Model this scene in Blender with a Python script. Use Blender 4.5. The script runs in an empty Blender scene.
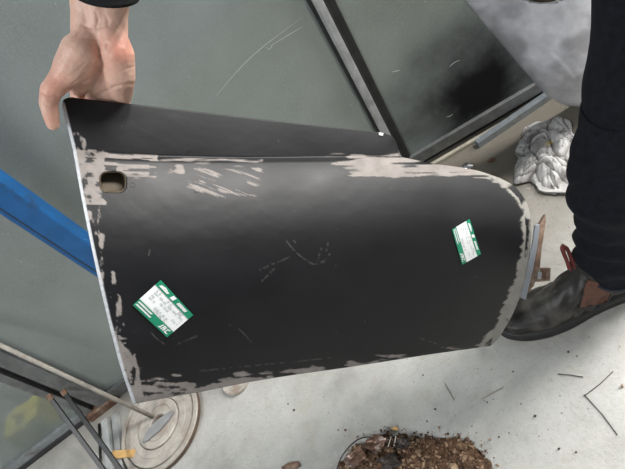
import bpy, bmesh, math, random
import numpy as np
from mathutils import Vector, Matrix, noise
from mathutils.bvhtree import BVHTree

# ------------------------------------------------------------------ camera, light, exposure
F, CX, CY, H = 480.0, 312.5, 234.5, 1.05
_n = np.array([(640 - CX) / F, (630 - CY) / F, 1.0]); _n /= np.linalg.norm(_n)      # straight down, in camera axes
_y = np.array([0, 0, 1.0]) - _n[2] * _n; _y /= np.linalg.norm(_y)
RM = np.array([np.cross(_y, -_n), _y, -_n])                                         # camera axes -> world
EYE = np.array([0, 0, H])
scene = bpy.context.scene
COL = scene.collection
cam_data = bpy.data.cameras.new('camera'); cam = bpy.data.objects.new('camera', cam_data); COL.objects.link(cam)
cam_data.sensor_width = 36; cam_data.lens = F / 625 * 36; cam_data.clip_start = 0.02
r, u, b = RM[:, 0], -RM[:, 1], -RM[:, 2]
cam.matrix_world = Matrix(((r[0], u[0], b[0], 0), (r[1], u[1], b[1], 0), (r[2], u[2], b[2], H), (0, 0, 0, 1)))
scene.camera = cam
scene.view_settings.view_transform = 'Standard'; scene.view_settings.look = 'None'
scene.view_settings.gamma = 1; scene.view_settings.use_curve_mapping = False
scene.view_settings.exposure = 0.0
world = bpy.data.worlds.new('world'); scene.world = world; world.use_nodes = True
world.node_tree.nodes['Background'].inputs[0].default_value = (0.97, 0.99, 1.0, 1)
world.node_tree.nodes['Background'].inputs[1].default_value = 0.23

def lamp(name, loc, target, sx, sy, power, color=(1, 1, 1)):
    d = bpy.data.lights.new(name, 'AREA'); d.shape = 'RECTANGLE'; d.size = sx; d.size_y = sy
    d.energy = power; d.color = color
    o = bpy.data.objects.new(name, d); COL.objects.link(o); o.location = loc
    o.rotation_euler = (Vector(target) - Vector(loc)).to_track_quat('-Z', 'Y').to_euler()
    return o
lamp('ceiling_lamp_key', (1.9, 0.5, 2.45), (0, 0.5, 0), 0.7, 0.3, 74, (1, 0.975, 0.94))
lamp('added_light_near', (3.9, 0.3, 2.5), (1.2, 0.4, 0.3), 1.2, 0.3, 150, (1, 0.98, 0.95))  # unseen light added farther along so the upper panel catches a sheen
lamp('added_light_far', (7.0, 0.1, 2.5), (2.5, 0.3, 0.5), 1.2, 0.4, 260, (1, 0.98, 0.95))  # second added light, farther off, for the same panel sheen
lamp('ceiling_lamp_fill', (-1.9, -0.35, 2.6), (-0.2, 0.8, 0.3), 1.2, 0.4, 58, (0.95, 0.98, 1))
lamp('added_light_behind', (0.1, 2.6, 2.3), (-0.1, 1.2, 0.6), 1.4, 0.4, 75, (0.95, 0.98, 1))  # unseen light added behind the partition to brighten the frosted sheets

# ------------------------------------------------------------------ helpers
def ray(u, v): return RM @ np.array([(u - CX) / F, (v - CY) / F, 1.0])
def fl(u, v, z=0.0):
    d = ray(u, v); return Vector(EYE + d * ((z - H) / d[2]))
def at(u, v, depth): return Vector(EYE + ray(u, v) * depth)
def px(p):
    c = RM.T @ (np.array(p) - EYE); return CX + F * c[0] / c[2], CY + F * c[1] / c[2]
def smooth01(x): x = np.clip(x, 0, 1); return x * x * (3 - 2 * x)
def vnoise(x, y, seed=0):
    x = np.asarray(x, float); y = np.asarray(y, float)
    xi = np.floor(x).astype(np.int64); yi = np.floor(y).astype(np.int64); fx = smooth01(x - xi); fy = smooth01(y - yi)
    def hsh(a, b_):
        n = (a * 374761393 + b_ * 668265263 + seed * 974711) & 0x7fffffff
        n = ((n ^ (n >> 13)) * 1274126177) & 0x7fffffff
        return ((n ^ (n >> 16)) & 0xffff) / 65535.0
    return (hsh(xi, yi) * (1 - fx) + hsh(xi + 1, yi) * fx) * (1 - fy) + (hsh(xi, yi + 1) * (1 - fx) + hsh(xi + 1, yi + 1) * fx) * fy
def fbm(x, y, seed=0, octv=4):
    s = 0; a = 0.5
    for k in range(octv): s = s + a * vnoise(x * 2 ** k, y * 2 ** k, seed + k); a *= 0.5
    return s / 0.9375

def tag(o, label=None, cat=None, group=None, kind=None):
    if label: o['label'] = label
    if cat: o['category'] = cat
    if group: o['group'] = group
    if kind: o['kind'] = kind
    return o
def link(name, me, m=None, parent=None, smooth=False):
    o = bpy.data.objects.new(name, me); COL.objects.link(o)
    if m is not None and not me.materials: me.materials.append(m)
    if parent is not None: o.parent = parent
    if smooth:
        me.polygons.foreach_set('use_smooth', [True] * len(me.polygons))
    return o
def empty(name, loc=(0, 0, 0)):
    o = bpy.data.objects.new(name, None); COL.objects.link(o); o.location = loc; o.empty_display_size = 0.05; return o
def keep(parent, *kids):                      # parent without moving the child
    bpy.context.view_layer.update()
    for k in kids:
        k.parent = parent; k.matrix_parent_inverse = parent.matrix_world.inverted()
def mesh(verts, faces, name='mesh'):
    me = bpy.data.meshes.new(name); me.from_pydata([tuple(v) for v in verts], [], faces); me.update(); return me
def bm_mesh(bm, name='mesh', recalc=True):
    if recalc: bmesh.ops.recalc_face_normals(bm, faces=bm.faces)
    me = bpy.data.meshes.new(name); bm.to_mesh(me); bm.free(); return me
def hexa(bm, c, bevel=0.0):                  # c: 8 corners, bottom ring then top ring
    vs = [bm.verts.new(p) for p in c]
    fs = [bm.faces.new([vs[i] for i in q]) for q in ((3, 2, 1, 0), (4, 5, 6, 7), (0, 1, 5, 4), (1, 2, 6, 5), (2, 3, 7, 6), (3, 0, 4, 7))]
    if bevel:
        bmesh.ops.recalc_face_normals(bm, faces=fs)
        es = list({e for f in fs for e in f.edges})
        bmesh.ops.bevel(bm, geom=es, offset=bevel, segments=2, affect='EDGES', profile=0.6)
def bar(bm, a, b_, w, t, up=(0, 0, 1), bevel=0.0):   # rectangular bar between two points, w across, t along up
    a = Vector(a); b_ = Vector(b_); d = (b_ - a).normalized(); s = d.cross(Vector(up))
    if s.length < 1e-4: s = d.cross(Vector((0, 1, 0)))
    s.normalize(); n = s.cross(d).normalized(); s = s * w / 2; n = n * t / 2
    hexa(bm, [a - s - n, a + s - n, b_ + s - n, b_ - s - n, a - s + n, a + s + n, b_ + s + n, b_ - s + n], bevel)
def bar_obj(name, a, b_, w, t, m, parent=None, up=(0, 0, 1), bevel=0.0):
    bm = bmesh.new(); bar(bm, a, b_, w, t, up, bevel); return link(name, bm_mesh(bm), m, parent)
def tube(bm, pts, rad, seg=8, caps=True):
    pts = [Vector(p) for p in pts]; rads = rad if isinstance(rad, (list, tuple)) else [rad] * len(pts)
    rings = []; ref = None
    for i, p in enumerate(pts):
        d = (pts[min(i + 1, len(pts) - 1)] - pts[max(i - 1, 0)]).normalized()
        if ref is None: ref = d.orthogonal()
        ref = (ref - d * ref.dot(d)).normalized(); q = d.cross(ref)
        rings.append([bm.verts.new(p + (ref * math.cos(2 * math.pi * k / seg) + q * math.sin(2 * math.pi * k / seg)) * rads[i]) for k in range(seg)])
    for A, B in zip(rings, rings[1:]):
        for k in range(seg): bm.faces.new((A[k], A[(k + 1) % seg], B[(k + 1) % seg], B[k]))
    if caps: bm.faces.new(rings[0][::-1]); bm.faces.new(rings[-1])
def tube_obj(name, pts, rad, m, parent=None, seg=8):
    bm = bmesh.new(); tube(bm, pts, rad, seg); return link(name, bm_mesh(bm), m, parent, True)
def slab(name, front, thick, m, parent=None, bevel=0.0):   # front: polygon of 3-D points facing the viewer; thickness goes away behind it
    f = [Vector(p) for p in front]
    n = Vector((0, 0, 0))
    for i in range(len(f)): n += (f[i] - f[0]).cross(f[(i + 1) % len(f)] - f[0])
    n.normalize()
    if n.dot(Vector(EYE) - f[0]) < 0: n = -n
    bm = bmesh.new(); A = [bm.verts.new(p) for p in f]; B = [bm.verts.new(p - n * thick) for p in f]
    bm.faces.new(A); bm.faces.new(B[::-1])
    for i in range(len(f)): bm.faces.new((A[i], B[i], B[(i + 1) % len(f)], A[(i + 1) % len(f)]))
    bmesh.ops.recalc_face_normals(bm, faces=bm.faces)
    if bevel: bmesh.ops.bevel(bm, geom=list(bm.edges), offset=bevel, segments=2, affect='EDGES', profile=0.6)
    return link(name, bm_mesh(bm), m, parent)
def capsule(bm, a, b_, ra, rb, seg=14):
    a = Vector(a); b_ = Vector(b_); d = b_ - a; L = d.length; d.normalize()
    pts = []; rads = []
    for k in range(6): t = math.pi / 2 * k / 5; pts.append(a - d * ra * math.cos(t)); rads.append(max(ra * math.sin(t), 1e-4))
    for k in range(6): t = math.pi / 2 * k / 5; pts.append(b_ + d * rb * math.sin(t)); rads.append(max(rb * math.cos(t), 1e-4))
    tube(bm, pts, rads, seg)
def remesh(bm, voxel, iters=6, factor=0.5):  # union of overlapping lumps -> one continuous skin
    me = bm_mesh(bm); o = bpy.data.objects.new('tmp', me); COL.objects.link(o)
    md = o.modifiers.new('r', 'REMESH'); md.mode = 'VOXEL'; md.voxel_size = voxel
    ms = o.modifiers.new('s', 'SMOOTH'); ms.iterations = iters; ms.factor = factor
    dg = bpy.context.evaluated_depsgraph_get(); out = bpy.data.meshes.new_from_object(o.evaluated_get(dg))
    bpy.data.objects.remove(o); bpy.data.meshes.remove(me); return out
def spline(pts, n):                           # Catmull-Rom through points, n samples by chord length
    P = np.array(pts, float); d = np.concatenate([[0], np.cumsum(np.linalg.norm(np.diff(P, axis=0), axis=1))])
    t = np.linspace(0, d[-1], n); m = np.gradient(P, d, axis=0); out = []
    for x in t:
        i = min(max(np.searchsorted(d, x) - 1, 0), len(P) - 2); w = d[i + 1] - d[i]; s = (x - d[i]) / w
        out.append((2 * s ** 3 - 3 * s ** 2 + 1) * P[i] + (s ** 3 - 2 * s ** 2 + s) * w * m[i] + (-2 * s ** 3 + 3 * s ** 2) * P[i + 1] + (s ** 3 - s ** 2) * w * m[i + 1])
    return np.array(out)
def ddist(U, V, pts):                         # distance of points to a polyline
    best = np.full(np.shape(U), 1e9)
    for (x0, y0), (x1, y1) in zip(pts, pts[1:]):
        dx, dy = x1 - x0, y1 - y0; t = np.clip(((U - x0) * dx + (V - y0) * dy) / (dx * dx + dy * dy + 1e-9), 0, 1)
        best = np.minimum(best, np.hypot(U - x0 - t * dx, V - y0 - t * dy))
    return best
def set_color(me, name, rgb):
    a = me.color_attributes.new(name, 'FLOAT_COLOR', 'POINT')
    d = np.ones((len(me.vertices), 4), np.float32); d[:, :3] = rgb; a.data.foreach_set('color', d.ravel())

# ------------------------------------------------------------------ materials
class NT:
    def __init__(s, name):
        s.m = bpy.data.materials.new(name); s.m.use_nodes = True; s.t = s.m.node_tree
        s.p = s.t.nodes['Principled BSDF']; s.out = s.t.nodes['Material Output']
    def n(s, kind, **kw):
        x = s.t.nodes.new(kind)
        for k, v in kw.items():
            if k in x.inputs: x.inputs[k].default_value = v
            else: setattr(x, k, v)
        return x
    def l(s, a, b_): s.t.links.new(a, b_)
    def coord(s, scale=(1, 1, 1), kind='Object'):
        c = s.n('ShaderNodeTexCoord'); mp = s.n('ShaderNodeMapping'); mp.inputs['Scale'].default_value = scale
        s.l(c.outputs[kind], mp.inputs[0]); return mp.outputs[0]
    def noise(s, vec, scale, detail=4, rough=0.6):
        x = s.n('ShaderNodeTexNoise'); x.inputs['Scale'].default_value = scale; x.inputs['Detail'].default_value = detail
        x.inputs['Roughness'].default_value = rough; s.l(vec, x.inputs['Vector']); return x.outputs['Fac']
    def ramp(s, fac, stops):
        x = s.n('ShaderNodeValToRGB'); e = x.color_ramp.elements
        while len(e) < len(stops): e.new(0.5)
        for q, (pos, c) in zip(e, stops): q.position = pos; q.color = tuple(c) + (1,) if len(c) == 3 else c
        s.l(fac, x.inputs[0]); return x.outputs[0]
    def mix(s, fac, a, b_, mode='MIX'):
        x = s.n('ShaderNodeMix'); x.data_type = 'RGBA'; x.blend_type = mode
        for sock, val in ((x.inputs[0], fac), (x.inputs[6], a), (x.inputs[7], b_)):
            if hasattr(val, 'is_linked') or hasattr(val, 'links'): s.l(val, sock)
            elif isinstance(val, (int, float)): sock.default_value = val
            else: sock.default_value = tuple(val) + (1,)
        return x.outputs[2]
    def bump(s, fac, strength, dist=0.002, prev=None):
        x = s.n('ShaderNodeBump'); x.inputs['Strength'].default_value = strength; x.inputs['Distance'].default_value = dist
        s.l(fac, x.inputs['Height'])
        if prev: s.l(prev, x.inputs['Normal'])
        return x.outputs[0]
def simple(name, col, rough=0.6, metal=0.0, var=0.25, scale=30, bump=0.15, dirt=None, dirt_amt=(0.55, 0.7), spec=0.5):
    t = NT(name); v = t.coord(); f = t.noise(v, scale)
    c = t.ramp(f, [(0.3, [x * (1 - var) for x in col]), (0.7, [min(1, x * (1 + var)) for x in col])])
    if dirt:
        g = t.noise(v, scale * 0.35, 6, 0.7); k = t.ramp(g, [(dirt_amt[0], (0, 0, 0)), (dirt_amt[1], (1, 1, 1))]); c = t.mix(k, c, dirt)
    t.l(c, t.p.inputs['Base Color']); t.p.inputs['Roughness'].default_value = rough; t.p.inputs['Metallic'].default_value = metal
    t.p.inputs['Specular IOR Level'].default_value = spec
    if bump: t.l(t.bump(t.noise(v, scale * 4, 3), bump, 0.001), t.p.inputs['Normal'])
    return t.m
def attr_mat(name, attr='Col', rough=0.6, noise_scale=150, bump=0.1, sub=0.0, rough_attr=None, spec=0.5):
    t = NT(name); a = t.n('ShaderNodeAttribute'); a.attribute_name = attr; v = t.coord()
    f = t.noise(v, noise_scale, 3); c = t.mix(1.0, a.outputs['Color'], t.ramp(f, [(0.3, (0.86,) * 3), (0.7, (1, 1, 1))]), 'MULTIPLY')
    t.l(c, t.p.inputs['Base Color']); t.p.inputs['Roughness'].default_value = rough; t.p.inputs['Specular IOR Level'].default_value = spec
    if rough_attr: ra = t.n('ShaderNodeAttribute'); ra.attribute_name = rough_attr; t.l(ra.outputs['Fac'], t.p.inputs['Roughness'])
    if bump: t.l(t.bump(f, bump, 0.001), t.p.inputs['Normal'])
    if sub:
        t.p.inputs['Subsurface Weight'].default_value = sub; t.p.inputs['Subsurface Radius'].default_value = (1, 0.35, 0.2); t.p.inputs['Subsurface Scale'].default_value = 0.006
    return t.m

def floor_mat():
    t = NT('painted_concrete'); v = t.coord()
    c = t.ramp(t.noise(v, 3.2, 8, 0.65), [(0.34, (0.27, 0.265, 0.245)), (0.48, (0.42, 0.415, 0.39)), (0.66, (0.52, 0.515, 0.495))])
    # worn-through grey and tan scabs
    w = t.ramp(t.noise(v, 14, 8, 0.72), [(0.57, (0, 0, 0)), (0.66, (0.75,) * 3)]); c = t.mix(w, c, (0.40, 0.365, 0.31))
    w2 = t.ramp(t.noise(t.coord((1.0, 1.4, 1)), 55, 4, 0.7), [(0.62, (0, 0, 0)), (0.70, (0.7,) * 3)]); c = t.mix(w2, c, (0.33, 0.32, 0.30))
    w3 = t.ramp(t.noise(v, 150, 3, 0.7), [(0.58, (0, 0, 0)), (0.68, (0.6,) * 3)]); c = t.mix(w3, c, (0.30, 0.28, 0.25))
    w4 = t.ramp(t.noise(t.coord((0.5, 1.5, 1)), 26, 6, 0.75), [(0.56, (0, 0, 0)), (0.70, (0.6,) * 3)]); c = t.mix(w4, c, (0.36, 0.35, 0.33))
    w5 = t.ramp(t.noise(v, 5.5, 5, 0.7), [(0.56, (0, 0, 0)), (0.72, (0.4,) * 3)]); c = t.mix(w5, c, (0.46, 0.40, 0.29))
    # dust and oil along the partition foot, its colour deepened to stand in for shade
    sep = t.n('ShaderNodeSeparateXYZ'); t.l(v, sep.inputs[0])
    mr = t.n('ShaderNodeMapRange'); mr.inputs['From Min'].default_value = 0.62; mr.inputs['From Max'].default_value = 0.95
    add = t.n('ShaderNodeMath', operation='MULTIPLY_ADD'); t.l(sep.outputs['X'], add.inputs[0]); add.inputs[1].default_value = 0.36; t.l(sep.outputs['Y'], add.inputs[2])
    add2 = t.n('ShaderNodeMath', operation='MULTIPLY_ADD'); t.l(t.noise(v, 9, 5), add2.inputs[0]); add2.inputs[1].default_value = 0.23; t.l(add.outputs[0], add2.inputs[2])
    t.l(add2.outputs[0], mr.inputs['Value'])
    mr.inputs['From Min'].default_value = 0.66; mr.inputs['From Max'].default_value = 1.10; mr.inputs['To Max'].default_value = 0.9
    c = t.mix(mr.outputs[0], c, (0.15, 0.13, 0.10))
    vo = t.n('ShaderNodeTexVoronoi'); vo.inputs['Scale'].default_value = 60; t.l(v, vo.inputs['Vector'])
    sp = t.ramp(vo.outputs['Distance'], [(0.06, (0.8,) * 3), (0.12, (0, 0, 0))]); gate = t.ramp(t.noise(v, 38, 2), [(0.5, (0, 0, 0)), (0.56, (1, 1, 1))])
    c = t.mix(t.mix(1.0, sp, gate, 'MULTIPLY'), c, (0.10, 0.085, 0.07))
    t.l(c, t.p.inputs['Base Color']); t.p.inputs['Roughness'].default_value = 0.55
    t.l(t.bump(t.noise(v, 90, 6, 0.7), 0.7, 0.003), t.p.inputs['Normal']); return t.m
def pane_mat(name, dark_patch=None):
    t = NT(name); v = t.coord()
    c = t.ramp(t.noise(v, 2.2, 5, 0.6), [(0.3, (0.22, 0.25, 0.243)), (0.72, (0.43, 0.47, 0.46))])
    c = t.mix(t.ramp(t.noise(v, 420, 2), [(0.45, (0, 0, 0)), (0.75, (0.5,) * 3)]), c, (0.52, 0.55, 0.54))
    vo = t.n('ShaderNodeTexVoronoi'); vo.inputs['Scale'].default_value = 26; t.l(v, vo.inputs['Vector'])
    sp = t.ramp(vo.outputs['Distance'], [(0.035, (0.9,) * 3), (0.065, (0, 0, 0))]); gate = t.ramp(t.noise(v, 12, 2), [(0.5, (0, 0, 0)), (0.55, (1, 1, 1))])
    c = t.mix(t.mix(1.0, sp, gate, 'MULTIPLY'), c, (0.6, 0.6, 0.58))
    trans = 0.5
    fac = None
    if dark_patch:  # black patch fading out from a centre, its edge broken by noise
        vs = t.n('ShaderNodeVectorMath', operation='SUBTRACT'); vs.inputs[1].default_value = dark_patch[0]; t.l(v, vs.inputs[0])
        sc = t.n('ShaderNodeVectorMath', operation='MULTIPLY'); sc.inputs[1].default_value = dark_patch[1]; t.l(vs.outputs[0], sc.inputs[0])
        ln = t.n('ShaderNodeVectorMath', operation='LENGTH'); t.l(sc.outputs[0], ln.inputs[0])
        ad = t.n('ShaderNodeMath', operation='MULTIPLY_ADD'); t.l(t.noise(v, 5, 6), ad.inputs[0]); ad.inputs[1].default_value = 0.9; t.l(ln.outputs['Value'], ad.inputs[2])
        fac = t.ramp(ad.outputs[0], [(0.55, (0.97,) * 3), (1.0, (0.55,) * 3), (1.0, (0.2,) * 3)])
        q = t.n('ShaderNodeMapRange'); q.inputs['From Min'].default_value = 0.55; q.inputs['From Max'].default_value = 1.4; q.inputs['To Min'].default_value = 0.97; q.inputs['To Max'].default_value = 0.0
        q.interpolation_type = 'SMOOTHSTEP'; t.l(ad.outputs[0], q.inputs['Value']); fac = q.outputs[0]
        c = t.mix(fac, c, (0.003, 0.003, 0.003))
        sm_ = t.n('ShaderNodeMath', operation='MULTIPLY_ADD'); t.l(fac, sm_.inputs[0]); sm_.inputs[1].default_value = -0.36; sm_.inputs[2].default_value = 0.42
    t.l(c, t.p.inputs['Base Color']); t.p.inputs['Roughness'].default_value = 0.38; t.p.inputs['Specular IOR Level'].default_value = 0.45
    if fac is not None: t.l(sm_.outputs[0], t.p.inputs['Specular IOR Level'])
    t.l(t.bump(t.noise(v, 300, 3), 0.12, 0.001), t.p.inputs['Normal'])
    rf = t.n('ShaderNodeBsdfRefraction'); rf.inputs['Roughness'].default_value = 0.26; rf.inputs['IOR'].default_value = 1.10; rf.inputs['Color'].default_value = (0.78, 0.83, 0.81, 1)
    ms = t.n('ShaderNodeMixShader'); ms.inputs[0].default_value = trans; t.l(t.p.outputs[0], ms.inputs[1]); t.l(rf.outputs[0], ms.inputs[2])
    if fac is not None:
        k = t.n('ShaderNodeMath', operation='MULTIPLY_ADD'); t.l(fac, k.inputs[0]); k.inputs[1].default_value = -trans; k.inputs[2].default_value = trans; t.l(k.outputs[0], ms.inputs[0])
    t.l(ms.outputs[0], t.out.inputs[0]); return t.m

M = dict(
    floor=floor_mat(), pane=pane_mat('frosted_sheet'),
    steel=simple('galvanised_steel', (0.30, 0.32, 0.33), 0.42, 0.55, 0.3, 25, 0.1, (0.13, 0.10, 0.075), (0.58, 0.72)),
    galv=simple('pale_galvanised', (0.42, 0.43, 0.43), 0.5, 0.3, 0.25, 25, 0.1, (0.2, 0.17, 0.14), (0.58, 0.72)),
    frame=simple('frame_grey', (0.17, 0.175, 0.172), 0.5, 0.3, 0.3, 25, 0.1, (0.22, 0.19, 0.15), (0.6, 0.75)),
    frame_dark=simple('frame_dark', (0.035, 0.036, 0.037), 0.55, 0.2, 0.3, 25, 0.1),
    tan=simple('tan_rod', (0.29, 0.27, 0.235), 0.6, 0.1, 0.25, 40, 0.1, (0.16, 0.13, 0.10)),
    cream=simple('cream_sill', (0.42, 0.39, 0.31), 0.7, 0, 0.2, 30, 0.15, (0.2, 0.17, 0.13)),
    blue=simple('blue_paint', (0.010, 0.098, 0.28), 0.38, 0.0, 0.18, 18, 0.06, (0.02, 0.06, 0.14), (0.66, 0.74)),
    black=simple('black_paint', (0.012, 0.012, 0.012), 0.45, 0, 0.3, 40, 0.1, (0.08, 0.065, 0.05), (0.62, 0.75)),
    rust_light=simple('light_rust', (0.24, 0.155, 0.11), 0.6, 0.2, 0.35, 60, 0.3, (0.40, 0.34, 0.28), (0.5, 0.66)),
    rust=simple('rust', (0.15, 0.085, 0.055), 0.75, 0.2, 0.4, 60, 0.4, (0.32, 0.24, 0.18), (0.5, 0.66)),
    cast=simple('rusty_cast_iron', (0.40, 0.365, 0.325), 0.62, 0.1, 0.2, 35, 0.25, (0.28, 0.21, 0.16), (0.52, 0.68)),
    cast_dark=simple('dark_groove', (0.10, 0.07, 0.05), 0.75, 0.1, 0.3, 50, 0.2),
    chrome=simple('chrome', (0.7, 0.71, 0.72), 0.22, 0.95, 0.1, 40, 0.05),
    wood=simple('orange_wood', (0.56, 0.34, 0.13), 0.65, 0, 0.2, 60, 0.15),
    plate=simple('grey_plate', (0.27, 0.275, 0.275), 0.55, 0.15, 0.15, 30, 0.1),
    yellow=simple('yellow_plastic', (0.80, 0.62, 0.05), 0.5, 0, 0.1, 20, 0),
    scratch=simple('scratch', (0.52, 0.54, 0.52), 0.6, 0, 0.1, 50, 0),
    denim=simple('dark_denim', (0.0075, 0.0085, 0.0125), 0.9, 0, 0.4, 90, 0.3, spec=0.2),
    sleeve=simple('black_knit', (0.012, 0.012, 0.013), 0.92, 0, 0.3, 200, 0.5, spec=0.2),
    sole=simple('black_rubber', (0.018, 0.018, 0.018), 0.6, 0, 0.3, 60, 0.2),
    elastic=simple('brown_elastic', (0.115, 0.052, 0.034), 0.85, 0, 0.2, 120, 0.4),
    red=simple('red_webbing', (0.12, 0.018, 0.016), 0.7, 0, 0.3, 120, 0.3),
    wire=simple('dark_wire', (0.035, 0.032, 0.03), 0.5, 0.3, 0.2, 50, 0),
    straw=simple('straw', (0.28, 0.25, 0.20), 0.8, 0, 0.3, 50, 0),
    straw_dark=simple('dark_straw', (0.085, 0.08, 0.07), 0.8, 0, 0.3, 50, 0),
    grit=simple('brown_grit', (0.115, 0.062, 0.035), 0.9, 0, 0.6, 110, 0.5, (0.28, 0.18, 0.11), (0.55, 0.7)),
    chip_pale=simple('pale_splinter', (0.50, 0.45, 0.40), 0.6, 0, 0.2, 90, 0.2),
    chip=simple('pale_chip', (0.33, 0.22, 0.14), 0.85, 0, 0.4, 90, 0.4),
    white=simple('label_white', (0.80, 0.82, 0.82), 0.4, 0, 0.04, 40, 0),
    green=simple('label_green', (0.012, 0.235, 0.125), 0.4, 0, 0.1, 40, 0),
    ink=simple('label_ink', (0.52, 0.54, 0.55), 0.5, 0, 0.1, 40, 0),
)

# ------------------------------------------------------------------ the setting
def floor_mesh():
    bm = bmesh.new(); hexa(bm, [(-3.2, -1.6, -0.06), (3.2, -1.6, -0.06), (3.2, 3.2, -0.06), (-3.2, 3.2, -0.06), (-3.2, -1.6, 0), (3.2, -1.6, 0), (3.2, 3.2, 0), (-3.2, 3.2, 0)])
    return bm_mesh(bm)
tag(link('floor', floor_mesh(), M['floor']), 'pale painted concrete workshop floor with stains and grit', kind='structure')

W0, W1, W2 = Vector((-1.217, 1.151, 0)), Vector((0.363, 1.057, 0)), Vector((0.8, 0.95, 0))
WT = (W1 - W0).normalized(); WN = Vector((WT.y, -WT.x, 0))
RT = (W2 - W1).normalized(); RN = Vector((RT.y, -RT.x, 0))
def wp(s, z, off=0.0, right=False):           # s along the partition, z up, off towards the room
    if right: return W1 + RT * s + RN * off + Vector((0, 0, z))
    return W0 + WT * s + WN * off + Vector((0, 0, z))
def wpx(u, v, off=0.0, right=False):          # pixel -> (s, z) on the partition
    A, T, N_ = (W1, RT, RN) if right else (W0, WT, WN)
    d = Vector(ray(u, v)); C = Vector(EYE); k = (A + N_ * off - C).dot(N_) / d.dot(N_); p = C + d * k
    return (p - A).dot(T), p.z
def wbox(name, s0, s1, z0, z1, o0, o1, m, parent, right=False, bevel=0.002):
    bm = bmesh.new()
    hexa(bm, [wp(s0, z0, o0, right), wp(s1, z0, o0, right), wp(s1, z0, o1, right), wp(s0, z0, o1, right), wp(s0, z1, o0, right), wp(s1, z1, o0, right), wp(s1, z1, o1, right), wp(s0, z1, o1, right)], bevel)
    return link(name, bm_mesh(bm), m, parent)
TOP = 1.9
wall = empty('wall_back', W0); tag(wall, 'partition of grey frosted sheets in dark steel frames', kind='structure')
kids = []
def K(o): kids.append(o); return o
S1, S2 = (0.305, 0.40), (1.541, 1.580)
K(wbox('frosted_pane', -1.3, S1[0] + .012, 0.035, TOP, -0.006, 0.0, M['pane'], None, bevel=0))
pane_mid = K(wbox('frosted_pane', S1[1] - .012, S2[0] + 0.02, 0.03, TOP, -0.006, 0.0, M['pane'], None, bevel=0))
oc = wp(*wpx(478, 92, right=True), 0, True)
K(wbox('frosted_pane', 0.006, 1.5, 0.03, TOP, -0.006, 0.0, pane_mat('dark_patched_sheet', (tuple(oc), (2.3, 2.3, 2.9))), None, True, bevel=0))
# left post: outer flange, dark channel, inner flange
K(wbox('post', S1[0], S1[0] + 0.026, 0, TOP, -0.03, 0.016, M['frame'], None))
K(wbox('post', S1[0] + 0.026, S1[0] + 0.05, 0, TOP, -0.03, 0.004, M['frame_dark'], None))
K(wbox('post', S1[0] + 0.05, S1[1], 0, TOP, -0.03, 0.022, M['frame'], None))
K(wbox('post_shoe', S1[0] - 0.004, S1[1] + 0.012, 0, 0.028, -0.03, 0.03, M['rust'], None))
# right post: raised round bead between two dark strips
K(wbox('post', S2[0], S2[1], 0, TOP, -0.03, 0.006, M['frame_dark'], None))
K(wbox('post_bead', S2[0] + 0.007, S2[1] - 0.009, 0, TOP, 0.006, 0.02, M['galv'], None, bevel=0.006))
K(wbox('post', -0.004, 0.016, 0, TOP, -0.03, 0.005, M['frame_dark'], None, True))
# bottom rails
K(wbox('bottom_rail', -1.3, S1[0], 0.0, 0.018, -0.03, 0.016, M['frame_dark'], None))
K(wbox('bottom_rail', -1.3, S1[0], 0.018, 0.045, -0.02, 0.012, M['steel'], None))
K(wbox('bottom_rail', S1[1], S2[0], 0.0, 0.045, -0.03, 0.014, M['frame'], None))
K(wbox('bottom_rail', 0.01, 1.5, 0.022, 0.06, -0.03, 0.012, M['frame'], None, True))
K(wbox('packer_strip', 0.01, 1.5, 0.0, 0.022, -0.03, -0.006, M['frame_dark'], None, True))
K(wbox('sill_strip', 0.0, 1.5, 0.0, 0.012, 0.022, 0.034, M['cream'], None, True))
def scratch(pts, w, right=False):
    P = spline(pts, 24); q = [wpx(a, b_, right=right) for a, b_ in P]; vs = []; fs = []
    for i, (s, z) in enumerate(q):
        j = min(i + 1, len(q) - 1); k = max(i - 1, 0); d = Vector((q[j][0] - q[k][0], q[j][1] - q[k][1])).normalized(); ww = w * (0.35 + 0.65 * math.sin(math.pi * i / (len(q) - 1)))
        vs += [wp(s - d.y * ww, z + d.x * ww, 0.0004, right), wp(s + d.y * ww, z - d.x * ww, 0.0004, right)]
        if i: fs.append((2 * i - 2, 2 * i - 1, 2 * i + 1, 2 * i))
    K(link('scratch', mesh(vs, fs), M['scratch']))
for pts in ([(217, 95), (232, 77), (250, 58), (265, 45), (285, 30), (302, 17)], [(270, 46), (285, 37), (303, 26)], [(266, 47), (269, 49), (273, 44)]): scratch(pts, 0.0007)
for pts in ([(392, 72), (396, 71), (400, 70)], [(446, 117), (450, 116), (453, 114)], [(449, 67), (455, 62), (460, 60)]): scratch(pts, 0.0012, True)
keep(wall, *kids)

# ------------------------------------------------------------------ car body panel held by the person
BOT = [(133, 404), (160, 399), (200, 392), (250, 382), (280, 377), (350, 367), (440, 353), (476, 348), (490, 346)]
CRE = [(73, 150), (120, 154), (200, 157), (330, 157), (400, 157), (433, 163.5), (455, 166.5), (479, 171), (500, 178)]
LEF = [(73, 150), (80, 190), (92, 250), (108, 320), (122, 372), (133, 404)]
RIG = [(500, 178), (514, 186), (524, 197), (530, 213), (531, 235), (529, 257), (521, 294), (505, 328), (497, 340), (490, 346)]
FTOP = [(62, 105), (63.5, 100), (69, 97.5), (80, 98.5), (140, 105), (250, 118), (330, 127), (372, 131.5), (386, 133.5), (393, 137), (396.5, 144), (400, 157)]
def base_inv(U): return 1.667 - 0.00128 * (U - 62)
NS, NTT = 460, 230
sv = np.linspace(0, 1, NS); tv = np.linspace(0, 1, NTT)
cT, cB = spline(CRE, NS), spline(BOT, NS); cL, cR = spline(LEF, NTT), spline(RIG, NTT)
S, T = np.meshgrid(sv, tv)                                   # rows t, columns s
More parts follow.
